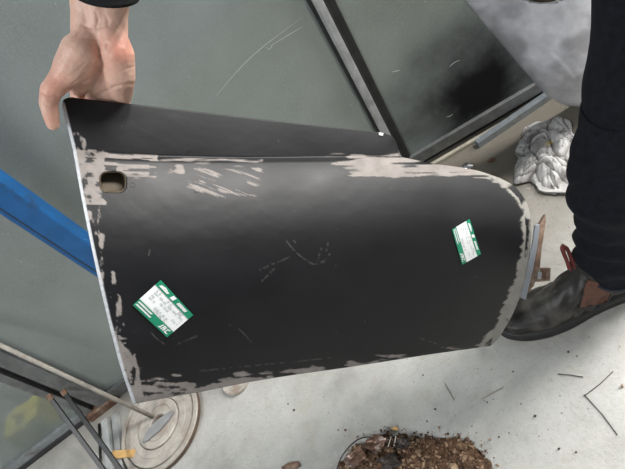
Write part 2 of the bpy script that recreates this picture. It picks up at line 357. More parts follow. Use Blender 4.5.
PX = ((1 - T)[..., None] * cT[None] + T[..., None] * cB[None] + (1 - S)[..., None] * cL[:, None] + S[..., None] * cR[:, None]
      - ((1 - S) * (1 - T))[..., None] * cT[0] - (S * (1 - T))[..., None] * cT[-1] - ((1 - S) * T)[..., None] * cB[0] - (S * T)[..., None] * cB[-1])
bul = 0.058 * np.sin(np.pi * np.clip(T, 0, 1)) ** 0.85 * (0.75 + 0.35 * S) + 0.005 * smooth01(T / 0.03) * (1 - smooth01((T - 0.3) / 0.5))
dents = 0.0016 * (fbm(PX[..., 0] / 55, PX[..., 1] / 40, 3) - 0.5)
DEP = 1 / base_inv(PX[..., 0]) + 0.004 - bul + dents
NF = 40
colf = int(np.argmin(np.abs(cT[:, 0] - 400)))               # flange stops here
fT = spline(FTOP, colf + 1)
tf = np.linspace(0, 1, NF)
FPX = (1 - tf)[:, None, None] * fT[None] + tf[:, None, None] * cT[None, :colf + 1]
FD = 1 / base_inv(FPX[..., 0]) + 0.004 + 0.006 * (1 - tf[:, None]) * (1 - 0.4 * tf[:, None]) + 0.001 * (fbm(FPX[..., 0] / 50, FPX[..., 1] / 30, 9) - 0.5)
FD[-1] = DEP[0, :colf + 1]
allpx = np.concatenate([PX.reshape(-1, 2), FPX[:-1].reshape(-1, 2)]); alld = np.concatenate([DEP.ravel(), FD[:-1].ravel()])
cc = np.stack([(allpx[:, 0] - CX) / F, (allpx[:, 1] - CY) / F, np.ones(len(allpx))], 1) * alld[:, None]
PV = cc @ RM.T + EYE
idx = np.arange(NTT * NS).reshape(NTT, NS)
fidx = np.concatenate([np.arange((NF - 1) * (colf + 1)).reshape(NF - 1, colf + 1) + NTT * NS, idx[:1, :colf + 1]])
def quads(I): return np.stack([I[:-1, :-1], I[1:, :-1], I[1:, 1:], I[:-1, 1:]], -1).reshape(-1, 4)
PF = np.concatenate([quads(idx), quads(fidx)])
pm = mesh(PV.tolist(), PF.tolist(), 'skin')
# wear on the paint, with shapes of its own
U, V = allpx[:, 0], allpx[:, 1]
n1 = fbm(U / 9, V / 7, 11); n2 = fbm(U / 3.2, V / 2.4, 21, 3); n3 = fbm(U / 34, V / 3.2, 31); n4 = fbm(U / 40, V / 30, 41); n5 = fbm((U * 0.9 + V * 0.45) / 22, (V * 0.9 - U * 0.35) / 1.9, 51, 3)
wear = np.zeros(len(U))
def blob(x0, x1, y0, y1, soft, amt=1.0):
    a = np.clip((U - x0) / soft, -1, 1) ; b_ = np.clip((x1 - U) / soft, -1, 1); c = np.clip((V - y0) / (soft * 0.6), -1, 1); d = np.clip((y1 - V) / (soft * 0.6), -1, 1)
    return amt * np.minimum(np.minimum(a, b_), np.minimum(c, d))
def add(field, k=6, nz=None, bias=0.0):
    global wear
    wear = np.maximum(wear, np.clip((field + (nz - 0.5) * 2.2 + bias) * k, 0, 1))
def cap_(f, top): return np.minimum(f, top)
add(cap_(blob(70, 104, 150, 204, 3), 0.16), 9, n1, 0.0)
add(cap_(blob(72, 97, 150, 158, 3), 0.4), 6, n1, 0.0)
add(cap_(blob(96, 156, 154, 178, 8), 0.02), 8, n3, 0.0)
add(cap_(blob(116, 150, 164, 177, 4), 0.35), 6, n3, 0.0)
add(cap_(blob(166, 184, 164, 173, 4), 0.45), 4, n1, 0.0)
add(cap_(blob(215, 345, 153.5, 156.5, 2), -0.30), 4, n3, 0.0)
add(cap_(blob(150, 260, 160, 172, 6), -0.36), 4, n3, 0.0)
add(cap_(blob(188, 258, 170, 195, 8), -0.16), 6, n5, 0.0)
cy_ = np.interp(U, [330, 400, 433, 479, 500], [164, 165, 168, 173, 178])
add(cap_(np.clip(1 - np.abs(V - cy_) / np.interp(U, [330, 360, 400, 440, 500], [6, 9.5, 11, 6.5, 5]), -1, 1) * 1.4 - np.clip((350 - U) / 14, 0, 3) - 0.25 * np.clip((U - 405) / 20, 0, 1), 0.32), 6, n3, 0.0)
dR = ddist(U, V, RIG); dB = ddist(U, V, BOT); dL = ddist(U, V, LEF); dC = ddist(U, V, [(62, 105), (73, 150)])
n6 = fbm((V + U * 0.4) / 2.6, dR / 16, 77, 3); n7 = fbm(U / 7, V / 16, 78)
wR = np.interp(V, [176, 190, 230, 300, 345], [6, 8, 8, 12, 11]) + 9 * (n6 - 0.5) + 5 * (n7 - 0.5)
wear = np.maximum(wear, np.clip((wR - dR) / 1.6, 0, 1) * np.clip(1 - 2.6 * np.clip(n7 - 0.56, 0, 1) * 4 * (dR < 5), 0, 1))
add(cap_(np.clip(1 - dB / 6, -1, 1) * 1.2 - 0.35, 0.06), 7, fbm(U / 26, V / 5, 61), 0.02)
add(cap_(np.clip(1 - dB / 9, -1, 1) * 1.2 - 0.1 - np.clip((V - 388) / 5, 0, 0), 0.1) - np.clip(np.abs(U - 235) / 60, 0, 2) * 0.5, 7, fbm(U / 30, V / 6, 64), 0.05)
add(cap_(np.clip(1 - ddist(U, V, [(128, 396), (150, 396), (182, 391)]) / 12, -1, 1), 0.2), 6, fbm(U / 16, V / 3, 62), 0.0)
add(cap_(np.clip(1 - np.abs(dL - 8) / 7, -1, 1) - 0.1, np.interp(V, [150, 230, 260, 330, 404], [-0.3, -0.15, -0.12, -0.02, 0.05])), 8, fbm(U / 6, V / 12, 71), 0.0)
add(cap_(np.clip(1 - ddist(U, V, [(119, 342), (124, 358), (126, 378)]) / 6, -1, 1), 0.25), 6, n2, 0)
for pts in ([(255, 272), (268, 266), (285, 259), (297, 253)], [(286, 240), (292, 248), (303, 258), (311, 263)], [(292, 239), (296, 243)], [(322, 246), (317, 262)], [(328, 243), (324, 262)], [(262, 281), (275, 268)], [(312, 264), (322, 262), (330, 254)],
            [(150, 331), (156, 338), (166, 345)], [(178, 344), (197, 336)], [(224, 322), (240, 330), (252, 343)], [(200, 371), (290, 362), (330, 358)], [(150, 250), (148, 258)], [(440, 345), (420, 338)]):
    wear = np.maximum(wear, np.clip(1.1 - ddist(U, V, spline(pts, 20).tolist()) / 0.8, 0, 1) * np.clip(n2 * 2.4 - 1.0, 0, 0.26))
wear = np.maximum(wear, np.clip((vnoise(U / 1.6, V / 1.6, 81) - 0.988) * 40, 0, 0.4))
bare = np.clip((3.6 - np.minimum(dL, dC)) / 1.2, 0, 1)
paint = np.array([0.0042, 0.0045, 0.0060])[None] * (0.75 + 0.7 * n4)[:, None]
dust = np.clip((fbm(U / 60, V / 26, 91) - 0.5) * 1.4 + 0.2, 0, 1)[:, None] * 0.0035
primer = np.array([0.275, 0.248, 0.232])[None] * (0.72 + 0.5 * n1)[:, None]
primer[dR < 25] = (np.array([0.29, 0.278, 0.252])[None] * (0.75 + 0.45 * n1)[:, None])[dR < 25]
col = (paint + dust) * (1 - wear[:, None]) + primer * wear[:, None]
col = col * (1 - bare[:, None]) + np.array([0.58, 0.60, 0.64])[None] * (0.7 + 0.5 * n2)[:, None] * bare[:, None]
# key hole through the skin: drop the faces inside
HC = np.array([112.7, 182.0])
hx, hy = (U - HC[0]) / 13.0, (V - HC[1]) / 10.2
hole = (np.abs(hx) ** 3.4 + np.abs(hy) ** 3.4 < 1)
set_color(pm, 'Col', col)
ra = pm.attributes.new('Rgh', 'FLOAT', 'POINT'); ra.data.foreach_set('value', (0.44 + 0.12 * n4 + 0.25 * wear).astype(np.float32))
bvh_panel = BVHTree.FromPolygons(PV.tolist(), PF.tolist())
bm = bmesh.new(); bm.from_mesh(pm); bm.verts.ensure_lookup_table()
hv = [bm.verts[i] for i in np.nonzero(hole)[0]]
bmesh.ops.delete(bm, geom=hv, context='VERTS'); bm.to_mesh(pm); bm.free()
M['panel'] = attr_mat('worn_black_paint', 'Col', 0.5, 260, 0.06, rough_attr='Rgh', spec=0.36)
def on_panel(a, b_, lift=0.001):
    d = Vector(ray(a, b_)).normalized(); hit = bvh_panel.ray_cast(Vector(EYE), d)
    p = hit[0] if hit[0] is not None else at(a, b_, 1 / base_inv(a)); return p - d * lift
panel = empty('car_body_panel', at(490, 346, 0.9))
tag(panel, 'curved black car body panel with sanded edges and two green-white stickers', 'car panel')
skin = link('skin', pm, M['panel'], None, True)
sol = skin.modifiers.new('thickness', 'SOLIDIFY'); sol.thickness = 0.0025; sol.offset = -1 if pm.polygons[0].normal.dot(Vector(EYE) - pm.vertices[0].co) > 0 else 1
pk = [skin]
# hem folded back along the left edge and a return along the right end
def hem(name, pts, width, m, inward, n=60):
    P = spline(pts, n); vs = []; fs = []
    for i, (a, b_) in enumerate(P):
        p = on_panel(a + inward, b_, -0.0025); d = Vector(ray(a, b_)).normalized()
        for k in (0, 1): vs += [p + d * width * k, p + d * width * k + Vector(RM[:, 0]) * (0.003 if inward > 0 else -0.003)]
        if i: j = 4 * i; fs += [(j - 4, j, j + 2, j - 2), (j - 3, j - 1, j + 3, j + 1), (j - 4, j - 3, j + 1, j), (j - 2, j + 2, j + 3, j - 1)]
    o = link(name, mesh(vs, fs), m); pk.append(o); return o
hem('hem', [(62.5, 106)] + [(q[0], q[1]) for q in LEF[:-1]] + [(131, 399)], 0.010, M['steel'], 1.0)
hem('end_return', RIG[1:-1], 0.016, M['plate'], -1.5)
# key hole: rim and folded cup seen inside
def ringpts(k, n=40): return [(HC[0] + 13.0 * k * abs(math.cos(a)) ** (2 / 3.4) * (1 if math.cos(a) > 0 else -1), HC[1] + 10.2 * k * abs(math.sin(a)) ** (2 / 3.4) * (1 if math.sin(a) > 0 else -1)) for a in np.linspace(0, 2 * math.pi, n, endpoint=False)]
vs = []; fs = []; NR = 40
for k, (sc_, dp) in enumerate(((1.03, 0.0006), (0.95, -0.0004), (0.93, -0.012), (0.80, -0.016))):
    vs += [on_panel(a, b_, dp) for a, b_ in ringpts(sc_, NR)]
    if k: fs += [((k - 1) * NR + i, (k - 1) * NR + (i + 1) % NR, k * NR + (i + 1) % NR, k * NR + i) for i in range(NR)]
fs.append(tuple(3 * NR + i for i in range(NR)))
pk.append(tag(link('lock_hole_cup', mesh(vs, fs), simple('old_brown_paint', (0.075, 0.058, 0.036), 0.7, 0, 0.3, 60, 0.2)), 'brownish recess of the lock hole'))
for (a, b_, rr) in ((132.5, 185, 2.2), (196.5, 190.5, 2.0), (189, 152.5, 1.0)):
    vs = [on_panel(a + rr * 1.25 * math.cos(t), b_ + rr * math.sin(t), 0.0004) for t in np.linspace(0, 2 * math.pi, 14, endpoint=False)] + [on_panel(a, b_, -0.004)]
    pk.append(link('rivet_hole', mesh(vs, [(i, (i + 1) % 14, 14) for i in range(14)]), M['frame_dark']))
# white chip at the end of the flange
pk.append(slab('chip', [on_panel(379, 132.5, .002), on_panel(383.5, 133, .002), on_panel(383, 135.5, .002), on_panel(379.5, 135, .002)], 0.002, M['white']))
keep(panel, *pk)

def sticker(corners, label):
    A, B, C_, D = [np.array(c, float) for c in corners]      # a runs A->B (long side), b runs A->D
    def q(a, b_): return (1 - a) * (1 - b_) * A + a * (1 - b_) * B + a * b_ * C_ + (1 - a) * b_ * D
    def patch(a0, a1, b0, b1, lift, n=8, m_=6, skew=0.0):
        vs = [on_panel(*q(a0 + (a1 - a0) * i / n + skew * (j / m_), b0 + (b1 - b0) * j / m_), lift) for j in range(m_ + 1) for i in range(n + 1)]
        return vs, [(j * (n + 1) + i, j * (n + 1) + i + 1, (j + 1) * (n + 1) + i + 1, (j + 1) * (n + 1) + i) for j in range(m_) for i in range(n)]
    st = link('sticker', mesh(*patch(0, 1, 0, 1, 0.0012)), M['white'], None, True); st['label'] = label
    keep(panel, st); sub = []
    sub.append(link('header_band', mesh(*patch(0, 1, 0, 0.19, 0.0018)), M['green'], None, True))
    sub.append(link('footer_band', mesh(*patch(0, 1, 0.76, 1, 0.0018)), M['green'], None, True))
    rnd = random.Random(4)
    def group(name, rects, m, lift, skew=0.0):
        vs = []; fs = []
        for (a0, a1, b0, b1) in rects:
            v_, f_ = patch(a0, a1, b0, b1, lift, 2, 1, skew); o = len(vs); vs += v_; fs += [tuple(i + o for i in f) for f in f_]
        sub.append(link(name, mesh(vs, fs), m))
    # header marks: a slanted emblem, a small box, a slanted word
    group('header_print', [(0.10 + 0.03 * i, 0.125 + 0.03 * i, 0.04 + 0.010 * abs(i - 3), 0.14) for i in range(8)] + [(0.43, 0.52, 0.03, 0.155)] +
          [(0.62 + 0.036 * i, 0.645 + 0.036 * i, 0.045, 0.14) for i in range(7)] + [(0.62, 0.86, 0.085, 0.10)], M['white'], 0.0024, -0.03)
    group('footer_print', [(0.05 + 0.035 * i, 0.077 + 0.035 * i, 0.80, 0.85) for i in range(11)] + [(0.05 + 0.032 * i, 0.075 + 0.032 * i, 0.89, 0.94) for i in range(13)] +
          [(0.74, 0.765, 0.80, 0.95), (0.71, 0.76, 0.92, 0.95), (0.79, 0.815, 0.80, 0.95), (0.79, 0.86, 0.80, 0.83), (0.84, 0.86, 0.80, 0.88), (0.80, 0.86, 0.865, 0.89), (0.83, 0.86, 0.88, 0.95), (0.89, 0.91, 0.80, 0.95), (0.89, 0.96, 0.80, 0.83), (0.89, 0.96, 0.92, 0.95)], M['white'], 0.0024, -0.03)
    rows = []
    for b0 in (0.245, 0.325, 0.43, 0.52, 0.615, 0.675):
        a = 0.10 + (0.25 if b0 in (0.615, 0.675) else 0)
        end = 0.72 if b0 > 0.6 else 0.93
        while a < end:
            w = rnd.uniform(0.03, 0.13)
            if rnd.random() < 0.62: rows.append((a, min(a + w, end), b0, b0 + 0.032))
            a += w + rnd.uniform(0.02, 0.05)
    group('printed_text', rows, M['ink'], 0.0018)
    keep(st, *sub)
sticker([(160.7, 280), (193.3, 315), (167, 337.3), (132.8, 305)], 'large white sticker with green ends, printed text')
sticker([(469.6, 219), (481, 254), (462.2, 264.8), (452, 229.4)], 'white sticker with green sides near the curved end')

# mounting bracket behind the right end
def P3(lst, d): return [at(a, b_, d) for a, b_ in lst]
bk = []
bk.append(tag(slab('bracket_strip', P3([(535.5, 225), (540, 224), (538, 245), (533.5, 268), (528.5, 288), (526, 300), (521.5, 298), (523, 284), (528, 264), (533, 242)], 0.915), 0.006, simple('bright_zinc', (0.45, 0.49, 0.55), 0.35, 0.5, 0.15, 20, 0.05), None, 0.0012), 'bare galvanised strip'))
bk.append(tag(slab('bracket_angle', P3([(539, 226), (546, 214), (546, 222), (542, 248), (540, 268), (534, 286), (528, 293), (530, 286), (534, 268), (538, 245)], 0.93), 0.012, M['rust_light'], None, 0.0012), 'rusty angle plate'))
hinge = slab('hinge_block', P3([(536, 268), (551, 268), (550.5, 281.5), (535, 282)], 0.925), 0.014, M['rust_light'], None, 0.002)
bk.append(hinge)
for x in (539.5, 543.5, 547.5): bk.append(slab('hinge_knuckle', P3([(x - 1.2, 269.5), (x + 1.2, 269.5), (x + 1.0, 280), (x - 1.4, 280)], 0.922), 0.006, M['tan'] if x < 541 else M['rust'], None, 0.0006))
bk.append(slab('clip', P3([(538, 272), (542, 271.5), (541.5, 278.5), (537.5, 279)], 0.919), 0.004, M['chrome'], None, 0.0006))
bk.append(slab('bracket_stay', P3([(505, 260), (528, 252), (528, 262), (506, 272)], 0.93), 0.006, M['frame_dark'], None))
keep(panel, *bk)

# ------------------------------------------------------------------ the person: right hand on the panel, right leg and boot
ANK = Vector((0.408, 0.402, 0)); FW = Vector((-0.943, 0.331, 0)).normalized(); SD = Vector((FW.y, -FW.x, 0))   # SD: towards the wall side or away
if SD.y > 0: SD = -SD                        # SD points to the camera side of the foot
def ft(x, y, z):
    if x > 0.06: x = 0.06 + (x - 0.06) * 1.2
    return ANK + FW * x + SD * y + Vector((0, 0, z))
person = empty('person', ANK); tag(person, 'person in dark jeans, black sleeve and brown-black boot holding the car panel', 'person')
ppl = []
# hand and forearm: one skin
hb = bmesh.new()
def cap(a, ra, b_, rb): capsule(hb, at(*a), at(*b_), ra / 1000, rb / 1000)
def chain(pts):
    for (a, ra), (b_, rb) in zip(pts, pts[1:]): cap(a, ra, b_, rb)
chain([((90, -60, .555), 25), ((88, -20, .575), 23), ((88, 12, .588), 20), ((86, 32, .592), 18)])
chain([((116, -60, .555), 27), ((112, -20, .575), 23), ((111, 14, .588), 20), ((113, 34, .594), 18)])
chain([((100, -10, .575), 22), ((100, 16, .585), 18), ((100, 40, .597), 18), ((98, 70, .618), 17), ((97, 94, .648), 15)])
chain([((90, 34, .590), 16), ((80, 52, .588), 23), ((71, 68, .592), 21), ((62, 79, .594), 16), ((54, 88, .592), 13.5)])   # ball of the thumb
chain([((80, 52, .588), 22), ((78, 72, .600), 18), ((77, 86, .632), 13)])
chain([((112, 34, .590), 17), ((118, 54, .595), 20), ((120, 76, .612), 19), ((121.5, 93, .646), 15)])                     # heel and outer palm
chain([((104, 60, .608), 16), ((108, 93, .646), 14)])
chain([((62, 79, .594), 15), ((51, 90, .592), 12.6), ((48.5, 103, .594), 11.2), ((51, 116, .598), 9.6), ((53, 124, .602), 8.2)])      # thumb
for (u0, v0, L1, L2, L3, rr) in ((78, 99, 36, 24, 18, 8.6), (94, 103, 40, 27, 20, 8.8), (109, 103, 37, 26, 19, 8.4), (123, 100, 30, 20, 16, 7.6)):
    dd = lambda u_, v_: 1 / base_inv(u_) + 0.025
    q = [(u0, v0 - 6, .652), (u0 + 2, v0 + 14, dd(u0, v0) + 0.012), (u0 + 6, v0 + 14 + L1 * .7, dd(u0 + 6, 0) + .014), (u0 + 10, v0 + 14 + (L1 + L2) * .7, dd(u0 + 10, 0) + .010), (u0 + 13, v0 + 14 + (L1 + L2 + L3) * .7, dd(u0 + 13, 0) + .003)]
    chain([(q[0], rr + 2), (q[1], rr + 1), (q[2], rr), (q[3], rr - .8), (q[4], rr - 1.8)])
hm = remesh(hb, 0.0017, 7, 0.5)
hv = np.empty(len(hm.vertices) * 3, np.float32); hm.vertices.foreach_get('co', hv); hv = hv.reshape(-1, 3).astype(float)
hn = np.empty(len(hm.vertices) * 3, np.float32); hm.vertices.foreach_get('normal', hn); hn = hn.reshape(-1, 3)
cp = (hv - EYE) @ RM; hu, hvv = CX + F * cp[:, 0] / cp[:, 2], CY + F * cp[:, 1] / cp[:, 2]
front = np.clip(-(hn * (hv - EYE)).sum(1) / np.linalg.norm(hv - EYE, axis=1) * 2.5, 0, 1)
groove = np.zeros(len(hv))
for pts, dp, w in (([(107, 45), (105, 58), (98, 72), (86, 83), (68, 92)], 2.6, 2.6), ([(82, 25), (92, 28), (103, 26), (110, 21)], 1.3, 1.3), ([(96, 13), (98, 20), (96, 27)], 1.2, 1.5), ([(107, 17), (108, 26)], 1.0, 1.4),
                   ([(135, 84), (118, 86), (104, 92), (94, 97)], 1.5, 1.5), ([(64, 42), (80, 38), (100, 40)], 0.7, 1.4), ([(41, 92), (50, 96), (57, 95)], 0.9, 1.2), ([(44, 104), (52, 107), (58, 104)], 0.9, 1.0), ([(86, 62), (76, 72), (66, 78)], 0.6, 1.2), ([(92, 66), (83, 76), (72, 84)], 0.6, 1.0), ([(134, 66), (124, 70)], 0.6, 1.0)):
    groove += dp * np.exp(-(ddist(hu, hvv, spline(pts, 14).tolist()) / w) ** 2)
fine = (fbm(hu / 3, hvv / 3, 7) - 0.5) * 0.7
hv = hv - hn * ((groove + fine) * front)[:, None] / 1000
hm.vertices.foreach_set('co', hv.astype(np.float32).ravel()); hm.update()
redness = np.clip(np.exp(-(((hu - 119) / 17) ** 2 + ((hvv - 50) / 18) ** 2)) + 0.7 * np.exp(-(((hu - 54) / 16) ** 2 + ((hvv - 86) / 18) ** 2)) + 0.5 * np.exp(-(((hu - 50) / 9) ** 2 + ((hvv - 118) / 12) ** 2)) + 0.5 * (fbm(hu / 12, hvv / 12, 17) - 0.5), 0, 1)
sk = np.array([0.72, 0.46, 0.36])[None] * (1 - redness[:, None]) + np.array([0.72, 0.325, 0.24])[None] * redness[:, None]
sk *= (0.92 + 0.16 * fbm(hu / 5, hvv / 5, 27))[:, None]
set_color(hm, 'Col', sk)
ppl.append(link('hand', hm, attr_mat('skin', 'Col', 0.5, 500, 0.15, 0.12), None, True))
# sleeve: cuff ring, then up the forearm to elbow and shoulder
ELB = at(128, -190, 0.52); SHO = Vector((0.36, 0.52, 1.40))
ringsP = []; NSG = 28
def ring_px(u0, v0, d0, ru, rv, rd, sag):
    return [at(u0 + ru * math.cos(t), v0 + rv * math.cos(t) + sag * math.sin(t), d0 - rd * math.sin(t)) for t in np.linspace(0, 2 * math.pi, NSG, endpoint=False)]
for (dv, k) in ((0, 0.90), (1, 0.98), (-3, 1.0), (-6, 0.97), (-10, 1.0), (-30, 1.02), (-70, 1.1)):
    ringsP.append(ring_px(106 - dv * 0.08, -6 + dv, 0.572 + dv * 0.0003, 35 * k, 3, 0.042 * k, 13))
def ring3(c, d, rad): 
    d = Vector(d).normalized(); e1 = (Vector(RM[:, 0]) - d * Vector(RM[:, 0]).dot(d)).normalized(); e2 = d.cross(e1)
    if e2.dot(Vector(RM[:, 2])) > 0: e2 = -e2
    return [Vector(c) + e1 * rad * math.cos(t) + e2 * rad * math.sin(t) for t in np.linspace(0, 2 * math.pi, NSG, endpoint=False)]
for k in (0.0, 0.15): ringsP.append(ring3(ELB.lerp(SHO, k), (ELB - at(106, -60, .56)).normalized().lerp((SHO - ELB).normalized(), 0.4 + 3 * k), 0.055))
for k in (0.5, 0.9): ringsP.append(ring3(ELB.lerp(SHO, k), SHO - ELB, 0.06 + 0.01 * k))
sm = mesh([p for R_ in ringsP for p in R_], [(i * NSG + j, i * NSG + (j + 1) % NSG, (i + 1) * NSG + (j + 1) % NSG, (i + 1) * NSG + j) for i in range(len(ringsP) - 1) for j in range(NSG)] + [tuple((len(ringsP) - 1) * NSG + j for j in range(NSG))])
ppl.append(tag(link('sleeve', sm, M['sleeve'], None, True), 'black knitted sleeve'))

# boot
bb = bmesh.new()
def fcap(a, ra, b_, rb): capsule(bb, ft(*a), ft(*b_), ra, rb, 18)
fcap((-0.045, 0, 0.055), .036, (-0.035, 0, 0.11), .036); fcap((-0.045, 0, .05), .034, (0.05, 0, .05), .034)
fcap((-0.008, 0, 0.10), .042, (-0.006, 0, 0.14), .041); fcap((0.012, 0, 0.095), .041, (0.008, 0, 0.14), .040)
fcap((0.02, 0, 0.085), .043, (0.075, 0.0, 0.066), .036); fcap((0.05, 0, 0.07), .038, (0.115, 0.004, 0.048), .034)
for s in (-1, 1): fcap((0.03, 0.010 * s, 0.042), .028, (0.13, 0.018 * s, 0.040), .028); fcap((0.13, 0.018 * s, 0.040), .028, (0.178, 0.010 * s, 0.036), .024)
fcap((0.12, 0, 0.046), .033, (0.18, 0, 0.038), .028)
btm = remesh(bb, 0.0026, 8, 0.5)
v_ = np.empty(len(btm.vertices) * 3, np.float32); btm.vertices.foreach_get('co', v_); v_ = v_.reshape(-1, 3).astype(float)
n_ = np.empty(len(btm.vertices) * 3, np.float32); btm.vertices.foreach_get('normal', n_); n_ = n_.reshape(-1, 3)
loc = v_ - np.array(ANK); fx = loc @ np.array(FW); fz = loc[:, 2]; fy = loc @ np.array(SD)
wr = 0.0022 * (np.sin(fx * 230 + fz * 160 + 2.5 * fbm(fy * 40, fz * 40, 5)) * np.exp(-((fx - 0.075) / 0.04) ** 2)) + 0.003 * (fbm(fx * 45, fz * 45 + fy * 30, 6) - 0.5)
seam = 0.0016 * np.exp(-((fz - (0.052 - 0.10 * np.clip(fx - 0.06, -0.2, 0.02))) / 0.0022) ** 2) * (np.abs(fy) > 0.012)
v_ = v_ + n_ * (wr + seam)[:, None]; v_[:, 2] = np.maximum(v_[:, 2], 0.016)
btm.vertices.foreach_set('co', v_.astype(np.float32).ravel()); btm.update()
lz = fbm(fx * 30, fz * 30 + fy * 20, 15); scuff = np.clip((lz - 0.5) * 4, 0, 1) * np.clip((fx + 0.02) / 0.08, 0, 1)
set_color(btm, 'Col', np.array([0.022, 0.020, 0.018])[None] * (0.6 + 0.8 * lz)[:, None] + scuff[:, None] * np.array([0.060, 0.055, 0.048])[None])
boot = link('boot', btm, attr_mat('worn_leather', 'Col', 0.5, 220, 0.2), None, True); boot['label'] = 'scuffed black-brown leather slip-on boot'
# sole
outl = [(-0.083, 0), (-0.078, 0.026), (-0.055, 0.038), (0.0, 0.036), (0.05, 0.039), (0.11, 0.049), (0.15, 0.047), (0.185, 0.035), (0.208, 0.014), (0.212, 0)]
outl = outl + [(x, -y) for x, y in outl[-2:0:-1]]
oc_ = spline(outl + [outl[0]], 80)[:-1]
sb = bmesh.new(); prev = None
for (z, k) in ((0.0, 0.965), (0.004, 1.0), (0.015, 1.0), (0.0165, 0.985), (0.018, 1.0), (0.027, 1.005), (0.029, 0.975)):
    rg = [sb.verts.new(ft(0.065 + (x - 0.065) * k, y * k, z + (0.008 * max(0, (x - .13) / .08) ** 2))) for x, y in oc_]
    if prev:
        for i in range(len(rg)): sb.faces.new((prev[i], prev[(i + 1) % len(rg)], rg[(i + 1) % len(rg)], rg[i]))
    else: sb.faces.new(rg[::-1])
    prev = rg
sb.faces.new(prev)
sole = link('sole', bm_mesh(sb), M['sole'], None, True)
# elastic gusset on the side, wrapped on the boot
bv = BVHTree.FromPolygons([Vector(p) for p in v_], [tuple(p.vertices) for p in btm.polygons])
def on_boot(a, b_, lift):
    d = Vector(ray(a, b_)).normalized(); hh = bv.ray_cast(Vector(EYE), d); return (hh[0] if hh[0] else at(a, b_, 0.94)) - d * lift
gc = [(587, 280), (614, 286), (607, 303), (579, 308)]; gn = 10
def gq(s, t): 
    A, B, C_, D = [np.array(c, float) for c in gc]; return (1 - s) * (1 - t) * A + s * (1 - t) * B + s * t * C_ + (1 - s) * t * D
vs = [on_boot(*gq(i / gn, j / gn), 0.0022) for j in range(gn + 1) for i in range(gn + 1)]
gus = link('elastic_gusset', mesh(vs, [(j * 11 + i, j * 11 + i + 1, (j + 1) * 11 + i + 1, (j + 1) * 11 + i) for j in range(gn) for i in range(gn)]), M['elastic'], None, True); gus['label'] = 'brown elastic side panel'
# stitched edge of the gusset
gl = [gq(s, t) for s, t in ((0, 0), (0, .5), (0, 1), (.33, 1), (.66, 1), (1, 1), (1, .5), (1, 0))]
st_ = tube_obj('stitching', [on_boot(a, b_, 0.002) for a, b_ in gl], 0.0013, M['sole'], None, 6)
# pull tab: a standing loop at the front of the shaft
tp = ft(0.058, 0.010, 0.145)
def tabpt(a, b_, k=0.0):
    dd = (RM.T @ (np.array(tp) - EYE))[2]; return at(a, b_, dd + k)
tl = [(574, 268), (571.5, 259), (568, 250.5), (564.5, 245.5), (562.8, 248), (564.5, 255), (568, 263), (570, 270)]
tb_ = bmesh.new(); P = [tabpt(a, b_) for a, b_ in spline(tl, 24)]; wv = SD * 0.005 + FW * -0.002
for i in range(len(P) - 1):
    a, c = P[i], P[i + 1]; n0 = (c - a).cross(wv).normalized() * 0.0012
    hexa(tb_, [a - wv - n0, a + wv - n0, c + wv - n0, c - wv - n0, a - wv + n0, a + wv + n0, c + wv + n0, c - wv + n0])
tab = link('pull_tab', bm_mesh(tb_), M['red'], None); tab['label'] = 'dark red webbing pull tab'
keep(person, boot); keep(boot, sole, gus, st_, tab)

# jeans leg: bunched rings from hem to hip
LA = [(0.10, fl(616, 262, 0.10)), (0.40, fl(621, 155, 0.40)), (0.60, fl(662, 25, 0.60)), (0.92, fl(662, 25, 0.60) * 1.8 - fl(621, 155, 0.40) * 0.8)]
def leg_axis(z): return Vector((float(np.interp(z, [q[0] for q in LA], [q[1].x for q in LA])), float(np.interp(z, [q[0] for q in LA], [q[1].y for q in LA])), 0))
rings = []; NL = 56; hs = np.concatenate([np.linspace(0.100, 0.60, 90), np.linspace(0.63, 0.92, 10)])
for z in hs:
    rr = np.interp(z, [0.09, 0.13, 0.2, 0.30, 0.38, 0.5, 0.7, 0.92], [0.063, 0.066, 0.064, 0.067, 0.068, 0.066, 0.080, 0.090])
    cxo = 0.0; LEG = leg_axis(z)
    row = []
    for k in range(NL):
        a = 2 * math.pi * k / NL
        fold = 0.007 * math.sin(z * 105 + 1.3 * math.sin(a + 0.6) + 2.2 * noise.noise((math.cos(a) * 1.3, math.sin(a) * 1.3, z * 9))) * np.interp(z, [0.1, 0.14, 0.27, 0.40, 0.5], [0.3, 0.8, 0.35, 0.25, 0.05])
        fold += 0.006 * noise.noise((math.cos(a) * 1.6 + 4, math.sin(a) * 1.6, z * 14))
        fold += 0.007 * math.exp(-((z - 0.325) / 0.03) ** 2) * max(0, math.cos(a - math.pi))
        q = rr + fold
        hemdip = (z - 0.100 < 0.03) * 0.012 * math.sin(a * 1 + 2.2) * (1 - (z - 0.100) / 0.03)
        row.append(LEG + Vector((cxo + q * 1.08 * math.cos(a), q * math.sin(a), z + hemdip + (0.02 * math.cos(a) if z < 0.5 else 0) * -0.6)))
    rings.append(row)
